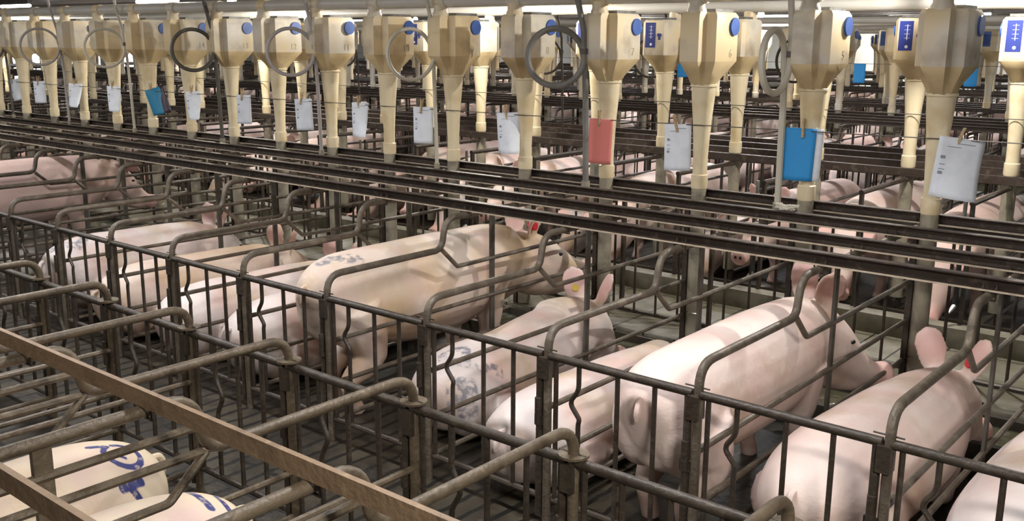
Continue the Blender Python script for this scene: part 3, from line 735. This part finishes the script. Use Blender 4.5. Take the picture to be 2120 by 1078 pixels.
def build_pig(spec, mt, vox=0.011, name='sow'):
    bm = bmesh.new()
    spine_loft(bm, interp(spec['torso'], 4), 24)
    spine_loft(bm, interp(spec['head'], 4), 18)
    for e in spec.get('blobs', []): ell(bm, *e)
    for l in spec['legs']: limb(bm, l)
    for e in spec['ears']: ear(bm, *e)
    me = bpy.data.meshes.new('tmp'); bmesh.ops.recalc_face_normals(bm, faces=bm.faces); bm.to_mesh(me); bm.free()
    o = bpy.data.objects.new('tmp', me); C.objects.link(o)
    r = o.modifiers.new('r', 'REMESH'); r.mode = 'VOXEL'; r.voxel_size = vox
    s = o.modifiers.new('s', 'SMOOTH'); s.factor = 0.5; s.iterations = int(round(6*(0.011/vox)))+1
    dg = bpy.context.evaluated_depsgraph_get(); out = bpy.data.meshes.new_from_object(o.evaluated_get(dg)); out.name = 'body'
    bpy.data.objects.remove(o); bpy.data.meshes.remove(me)
    out.materials.clear(); out.materials.append(mt)
    out.polygons.foreach_set('use_smooth', [True]*len(out.polygons))
    n = len(out.vertices)
    mk = [0.0]*n; mg = [0.0]*n; pk = [0.0]*n
    sn = Vector(spec['head'][-1][:3]); er = [Vector(e[1])*0.6+Vector(e[0])*0.4 for e in spec['ears']]
    bz = spec.get('markz', 0.3)
    for v in out.vertices:
        c = v.co
        d = (c-sn).length
        if d < 0.16: pk[v.index] = max(0, min(1, (0.16-d)/0.09))*0.75
        for e in er:
            d = (c-e).length
            if d < 0.10: pk[v.index] = max(pk[v.index], min(1, (0.10-d)/0.05)*0.7)
        for (poly, wd, grey) in spec.get('marks', []):
            if c.z > bz:
                dd = dist_poly((c.x, c.y), poly); val = max(0.0, min(1.0, 1-(dd-wd*0.5)/(wd*0.9)))
                if grey: mg[v.index] = max(mg[v.index], val)
                else: mk[v.index] = max(mk[v.index], val)
    for nm, arr in (('mark', mk), ('markgrey', mg), ('pink', pk)):
        a = out.attributes.new(nm, 'FLOAT', 'POINT'); a.data.foreach_set('value', arr)
    return out
def mirror(l): return [(-p[0],)+tuple(p[1:]) for p in l]
def head_from(poll, turn, pitch, mode='up', k=1.0):
    """head built along its own axis from the poll: turn = yaw to the right, pitch = up"""
    p = Vector(poll); f = Vector((math.sin(turn)*math.cos(pitch), math.cos(turn)*math.cos(pitch), math.sin(pitch)))
    lat = Vector((math.cos(turn), -math.sin(turn), 0)); up = lat.cross(f)
    st = []
    for (a, dz, rx, rz) in ((-0.24, -0.03, 0.17, 0.205), (-0.10, -0.022, 0.152, 0.180), (0.04, -0.015, 0.132, 0.152), (0.14, -0.022, 0.118, 0.130), (0.24, -0.045, 0.092, 0.102), (0.33, -0.062, 0.069, 0.076), (0.40, -0.066, 0.060, 0.062), (0.435, -0.058, 0.058, 0.058), (0.46, -0.052, 0.067, 0.064), (0.478, -0.050, 0.068, 0.064), (0.487, -0.049, 0.058, 0.054)):
        if a < 0: c = p+Vector((-0.35*p.x*(-a)/0.2, a, dz)); st.append((c.x, c.y, c.z, rx, rz))
        else: c = p+f*(a*k)+up*(dz*k); st.append((c.x, c.y, c.z, rx*k, rz*k))
    ears = []
    for sd in (1, -1):
        root = p+f*0.02+up*0.105*k+lat*sd*0.085*k
        if mode == 'up': root = root-lat*sd*0.012*k; tip = root+Vector((0, 0, 0.165*k))+up*0.02+lat*sd*0.045-f*0.02
        else: tip = root+f*0.15*k+lat*sd*0.08+up*0.06*k
        fw_ = (f+lat*sd*0.55) if mode == 'up' else (-up+lat*sd*0.5)
        ears.append((tuple(root), tuple(tip), 0.070*k, tuple(fw_)))
    e = p+f*0.19*k+up*0.038*k
    jaw = p+f*0.10*k-up*0.085*k; jl = [tuple(p+f*a*k-up*b*k)+(c*k,) for a, b, c in ((0.0, 0.09, 0.085), (0.12, 0.115, 0.082), (0.24, 0.125, 0.062), (0.34, 0.118, 0.045), (0.40, 0.105, 0.034))]
    return dict(head=st, ears=ears, eyes=[tuple(e+lat*0.088*k), tuple(e-lat*0.088*k)], jaw=(tuple(jaw), (0.10*k, 0.13*k, 0.10*k)), jl=jl, snout=tuple(Vector(st[-1][:3])), f=f, lat=lat)
def standing(L=1.95, back=0.70, w_=0.205, hx=0.0, turn=0.0, pitch=-0.4, mode='up', hz=None, belly=0.0, hs=1.0):
    """rump at y=0; sturdy long sow body on short legs; L = rump to poll plus head"""
    b = back; r = 0.24+belly; cz = b-r; k = (L-0.42)/1.48
    T = [(0, 0.015, b-0.26, 0.05, 0.07), (0, 0.05, b-0.25, 0.130, 0.165), (0, 0.15, b-0.235, 0.185, 0.222), (0, 0.32, b-0.235, w_, 0.235), (0, 0.60, cz, w_*1.05, r),
         (0, 0.90, cz, w_*1.05, r), (0, 1.12, b-0.235, w_*0.98, 0.23), (hx*0.1, 1.27, b-0.225, w_*0.86, 0.21), (hx*0.5, 1.38, b-0.215, 0.145, 0.175)]
    T = [(x, y*k, z, a, c) for x, y, z, a, c in T]; cz = b-0.24
    pz = (b-0.20) if hz is None else hz
    h = head_from((hx, 1.44*k, pz), turn, pitch, mode, hs)
    fx = 0.115
    hind = [(fx, 0.20*k, cz, 0.13), (fx+0.01, 0.27*k, 0.28, 0.088), (fx, 0.15*k, 0.17, 0.046), (fx, 0.17*k, 0.07, 0.037), (fx, 0.20*k, 0.0, 0.042)]
    front = [(fx-0.01, 1.10*k, cz-0.03, 0.12), (fx-0.01, 1.12*k, 0.25, 0.068), (fx-0.02, 1.11*k, 0.15, 0.043), (fx-0.02, 1.13*k, 0.06, 0.035), (fx-0.02, 1.16*k, 0.0, 0.041)]
    legs = [hind, mirror([(p[0], p[1]+0.10, p[2], p[3]) for p in hind]), front, mirror([(p[0], p[1]-0.08, p[2], p[3]) for p in front]), h['jl']]
    blobs = [((0.085, 0.20*k, cz-0.02), (0.115, 0.18, 0.20)), ((-0.085, 0.20*k, cz-0.02), (0.115, 0.18, 0.20)), ((0.085, 1.08*k, cz-0.04), (0.10, 0.16, 0.18)), ((-0.085, 1.08*k, cz-0.04), (0.10, 0.16, 0.18)), h['jaw']]
    return dict(torso=T, head=h['head'], legs=legs, ears=h['ears'], blobs=blobs, eyes=h['eyes'], snout=h['snout'], f=h['f'], lat=h['lat'])
def lying(back=0.46, L=1.75, w_=0.23, hx=0.0, turn=0.0, pitch=-0.35, mode='up', hz=None, shoulder=0.0, x1=0.0, hs=1.0, flat=1.0):
    r = min(0.225, back*0.5); cz = back-r; k = (L-0.42)/1.30
    f = lambda y: x1*min(1, y/1.2)
    T = [(0, 0.01, cz-0.03, 0.05, 0.06), (0, 0.05, cz-0.02, 0.14, 0.14*r/.225), (f(.15), 0.16, cz, 0.20, 0.20*r/.225), (f(.3), 0.33, cz+0.005, w_, r), (f(.6), 0.60, cz, w_*1.04, r), (f(.9), 0.86, cz+shoulder*0.6, w_*1.0, r),
         (f(1.1), 1.02, cz+0.005+shoulder, w_*0.90, r*0.96), (x1+hx*0.2, 1.14, cz+0.02+shoulder, w_*0.76, r*0.88), (x1+hx*0.6, 1.22, cz+0.03+shoulder, 0.14, 0.165)]
    T = [(x, y*k, z, a, c) for x, y, z, a, c in T]
    pz = (cz+0.035+shoulder) if hz is None else hz
    h = head_from((x1+hx, 1.28*k, pz), turn, pitch, mode, hs)
    cz2 = max(0.12, cz-0.08)
    hind = [(0.13, 0.25*k, cz2+0.03, 0.13), (0.17, 0.42*k, 0.12, 0.085), (0.15, 0.30*k, 0.06, 0.045), (0.15, 0.50*k, 0.045, 0.035), (0.15, 0.56*k, 0.04, 0.038)]
    front = [(x1+0.11, 0.97*k, cz2+0.02, 0.10), (x1+0.14, 0.93*k, 0.08, 0.058), (x1+0.12, 1.10*k, 0.05, 0.038), (x1+0.11, 1.20*k, 0.04, 0.036)]
    fm = [(2*x1-p[0],)+tuple(p[1:]) for p in front]
    blobs = [((0.09, 0.24*k, cz-0.02), (0.12, 0.18, 0.85*r)), ((-0.09, 0.24*k, cz-0.02), (0.12, 0.18, 0.85*r)), ((x1, 0.93*k, cz-0.02+shoulder*.5), (0.20, 0.17, 0.86*r)), h['jaw']]
    if shoulder > 0.04: blobs.append(((x1, 0.85*k, cz-0.05), (0.20, 0.25, 0.20)))
    return dict(torso=T, head=h['head'], legs=[hind, mirror(hind), front, fm, h['jl']], ears=h['ears'], blobs=blobs, eyes=h['eyes'], snout=h['snout'], f=h['f'], lat=h['lat'])
def pig_object(me, spec, loc, rz, label, group=None, tagc=None, tail=True, detail=True):
    t = empty('pig', loc, rz); tag(t, label, 'pig', group)
    b = bpy.data.objects.new('body', me); C.objects.link(b); b.parent = t
    if detail:
        for e in spec['eyes']:
            bm = bmesh.new(); ell(bm, (0, 0, 0), (0.012, 0.019, 0.010), seg=10); mesh_obj('eye', bm, M['eye'], t, loc=e)
        for sd in (-1, 1):
            bm = bmesh.new(); ell(bm, (0, 0, 0), (0.010, 0.008, 0.013), seg=8); mesh_obj('nostril', bm, M['eye'], t, loc=Vector(spec['snout'])+spec['lat']*sd*0.019+spec['f']*0.001+Vector((0, 0, 0.006)))
        if tail:
            tz = spec['torso'][1][2]+0.12
            bm = bmesh.new(); q = [(0.0, 0.05, tz), (0.005, -0.015, tz), (0.008, -0.03, tz-0.03), (0.004, -0.028, tz-0.07)]
            tube(bm, fillet(q, 0.02, 3), [0.012]*9+[0.006], 8); mesh_obj('tail', bm, me.materials[0], t)
    if tagc:
        for (m, i, s) in tagc:
            e = spec['ears'][i]; p = Vector(e[0])*0.62+Vector(e[1])*0.38
            bm = bmesh.new(); fv = Vector(e[3]).normalized(); tube(bm, [-fv*0.032, fv*0.014], s, 12); mesh_obj('ear_tag', bm, m, t, loc=p)
    return t
HERO = []
def hero(spec, m, loc, rz, label, vox=0.011, **kw):
    me = build_pig(spec, m, vox); o = pig_object(me, spec, loc, rz, label, **kw); return o
KX = lambda k: -0.31-P*k
# standing sow pressed to its divider, right of centre
s = standing(1.92, 0.715, 0.195, hx=-0.05, turn=0.62, pitch=-0.42, hz=0.50, hs=1.12)
s['ears'][0] = s['ears'][0][:3]+((0.6, -0.6, 0),)
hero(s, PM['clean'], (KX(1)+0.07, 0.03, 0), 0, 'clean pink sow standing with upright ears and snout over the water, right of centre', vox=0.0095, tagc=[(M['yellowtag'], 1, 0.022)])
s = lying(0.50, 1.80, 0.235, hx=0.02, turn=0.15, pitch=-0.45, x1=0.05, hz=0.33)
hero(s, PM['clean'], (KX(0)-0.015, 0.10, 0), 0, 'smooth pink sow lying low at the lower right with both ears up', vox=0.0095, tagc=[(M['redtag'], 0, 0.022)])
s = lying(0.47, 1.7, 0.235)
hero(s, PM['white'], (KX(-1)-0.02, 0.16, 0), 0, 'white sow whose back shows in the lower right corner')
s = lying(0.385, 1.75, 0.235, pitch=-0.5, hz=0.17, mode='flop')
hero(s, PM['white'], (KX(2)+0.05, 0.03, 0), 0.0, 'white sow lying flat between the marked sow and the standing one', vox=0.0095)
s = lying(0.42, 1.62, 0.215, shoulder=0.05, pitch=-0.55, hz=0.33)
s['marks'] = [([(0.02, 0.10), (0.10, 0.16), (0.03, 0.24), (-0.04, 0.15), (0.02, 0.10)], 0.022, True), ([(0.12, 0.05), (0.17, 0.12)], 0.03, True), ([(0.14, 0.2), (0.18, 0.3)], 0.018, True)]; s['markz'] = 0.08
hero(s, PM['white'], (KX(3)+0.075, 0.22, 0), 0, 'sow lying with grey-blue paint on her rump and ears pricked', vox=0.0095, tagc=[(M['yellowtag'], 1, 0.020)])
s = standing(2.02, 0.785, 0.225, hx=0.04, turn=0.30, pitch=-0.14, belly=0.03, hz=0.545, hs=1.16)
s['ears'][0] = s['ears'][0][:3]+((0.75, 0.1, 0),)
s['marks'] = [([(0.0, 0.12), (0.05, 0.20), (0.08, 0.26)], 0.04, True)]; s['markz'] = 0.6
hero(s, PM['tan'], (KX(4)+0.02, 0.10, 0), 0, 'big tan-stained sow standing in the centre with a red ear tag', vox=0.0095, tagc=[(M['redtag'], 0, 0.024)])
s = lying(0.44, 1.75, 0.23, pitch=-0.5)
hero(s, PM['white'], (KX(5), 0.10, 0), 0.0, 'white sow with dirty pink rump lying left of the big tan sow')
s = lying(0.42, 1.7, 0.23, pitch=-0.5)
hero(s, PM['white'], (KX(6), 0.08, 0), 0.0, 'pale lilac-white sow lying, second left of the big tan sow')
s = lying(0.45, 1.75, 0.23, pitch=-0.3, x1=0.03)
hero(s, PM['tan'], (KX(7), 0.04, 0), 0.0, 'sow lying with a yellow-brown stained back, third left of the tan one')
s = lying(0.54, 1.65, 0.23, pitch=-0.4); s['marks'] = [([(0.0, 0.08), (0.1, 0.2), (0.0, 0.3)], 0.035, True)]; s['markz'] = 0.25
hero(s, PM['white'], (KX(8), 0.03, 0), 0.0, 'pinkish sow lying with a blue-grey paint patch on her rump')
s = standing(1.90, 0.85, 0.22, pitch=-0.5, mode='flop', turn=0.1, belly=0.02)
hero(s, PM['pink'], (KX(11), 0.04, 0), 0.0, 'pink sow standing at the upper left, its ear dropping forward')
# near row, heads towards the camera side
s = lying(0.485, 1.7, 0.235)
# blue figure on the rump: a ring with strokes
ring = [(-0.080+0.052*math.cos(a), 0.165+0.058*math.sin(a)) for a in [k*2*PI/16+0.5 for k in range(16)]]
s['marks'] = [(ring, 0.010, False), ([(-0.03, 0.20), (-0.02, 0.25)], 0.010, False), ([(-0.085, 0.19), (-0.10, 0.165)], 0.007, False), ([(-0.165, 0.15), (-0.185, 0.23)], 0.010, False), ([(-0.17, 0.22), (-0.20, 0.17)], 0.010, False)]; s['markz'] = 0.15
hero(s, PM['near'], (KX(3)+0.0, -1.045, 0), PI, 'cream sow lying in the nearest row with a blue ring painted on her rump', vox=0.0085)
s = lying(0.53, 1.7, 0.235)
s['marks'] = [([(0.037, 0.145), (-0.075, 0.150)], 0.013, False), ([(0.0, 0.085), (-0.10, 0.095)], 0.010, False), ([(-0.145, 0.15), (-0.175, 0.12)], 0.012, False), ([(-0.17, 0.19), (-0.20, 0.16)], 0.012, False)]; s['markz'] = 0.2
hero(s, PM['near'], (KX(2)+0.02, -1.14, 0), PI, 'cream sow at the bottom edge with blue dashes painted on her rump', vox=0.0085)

# across the alley and further back
specs = [standing(1.9, 0.74, 0.215, pitch=-0.75, mode='flop', hz=0.44), standing(1.9, 0.72, 0.215, pitch=-0.3), lying(0.45, 1.72, 0.235), lying(0.42, 1.7, 0.235, pitch=-0.5, mode='flop'), standing(1.88, 0.76, 0.215, pitch=-0.6, turn=-0.3, mode='flop', hz=0.48)]
pmats = ['pink', 'clean', 'white', 'tan']
meshes = {}
def shared(si, mi, vox):
    key = (si, mi, vox)
    if key not in meshes:
        b = meshes.get((si, 'base', vox))
        if b is None: b = build_pig(specs[si], PM[pmats[mi]], vox); meshes[(si, 'base', vox)] = b
        c = b.copy(); c.materials.clear(); c.materials.append(PM[pmats[mi]]); meshes[key] = c
    return meshes[key]
row2 = {0: (0, 3), 1: (0, 0), 2: (4, 1), 3: (1, 0), 4: (2, 2), 5: (0, 1), 6: (3, 2), 7: (1, 1), 8: (0, 2), 9: (4, 1), 10: (2, 1), -1: (2, 1), -2: (0, 1)}
i = 0
for k in range(-2, 24):
    if k > 10 and random.random() < 0.3: continue
    si, mi = row2.get(k, (random.randrange(5), random.randrange(3)))
    x = KX(k)
    if not (infr(x, 4.5, 0.5, 60) or infr(x, 5.8, 0.5, 60)): continue
    post = 'standing' if si in (0, 1, 4) else 'lying'
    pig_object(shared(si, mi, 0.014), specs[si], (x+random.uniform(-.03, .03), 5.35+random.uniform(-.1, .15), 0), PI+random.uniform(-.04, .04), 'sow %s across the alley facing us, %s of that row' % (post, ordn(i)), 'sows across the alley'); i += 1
cnt = 0
for j in range(1, 4):
    for (Y, rot) in ((PER*j, 0), (PER*j+5.95, PI)):
        if j == 3 and rot: continue
        for k in range(-3, 48):
            x = KX(k)
            if x < XL+1.5: break
            if random.random() < 0.25: continue
            sgn_ = 1 if rot == 0 else -1
            if not infr(x, Y+sgn_*1.0, 0.5, 20) or cnt > 170: continue
            si = random.randrange(5)
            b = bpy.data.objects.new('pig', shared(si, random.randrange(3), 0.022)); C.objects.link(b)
            b.location = (x, Y+sgn_*0.1, 0); b.rotation_euler = (0, 0, rot); tag(b, 'pink sow glimpsed between bars in the rows far back', 'pig', 'sows far back'); cnt += 1
print('objects', len(C.objects))
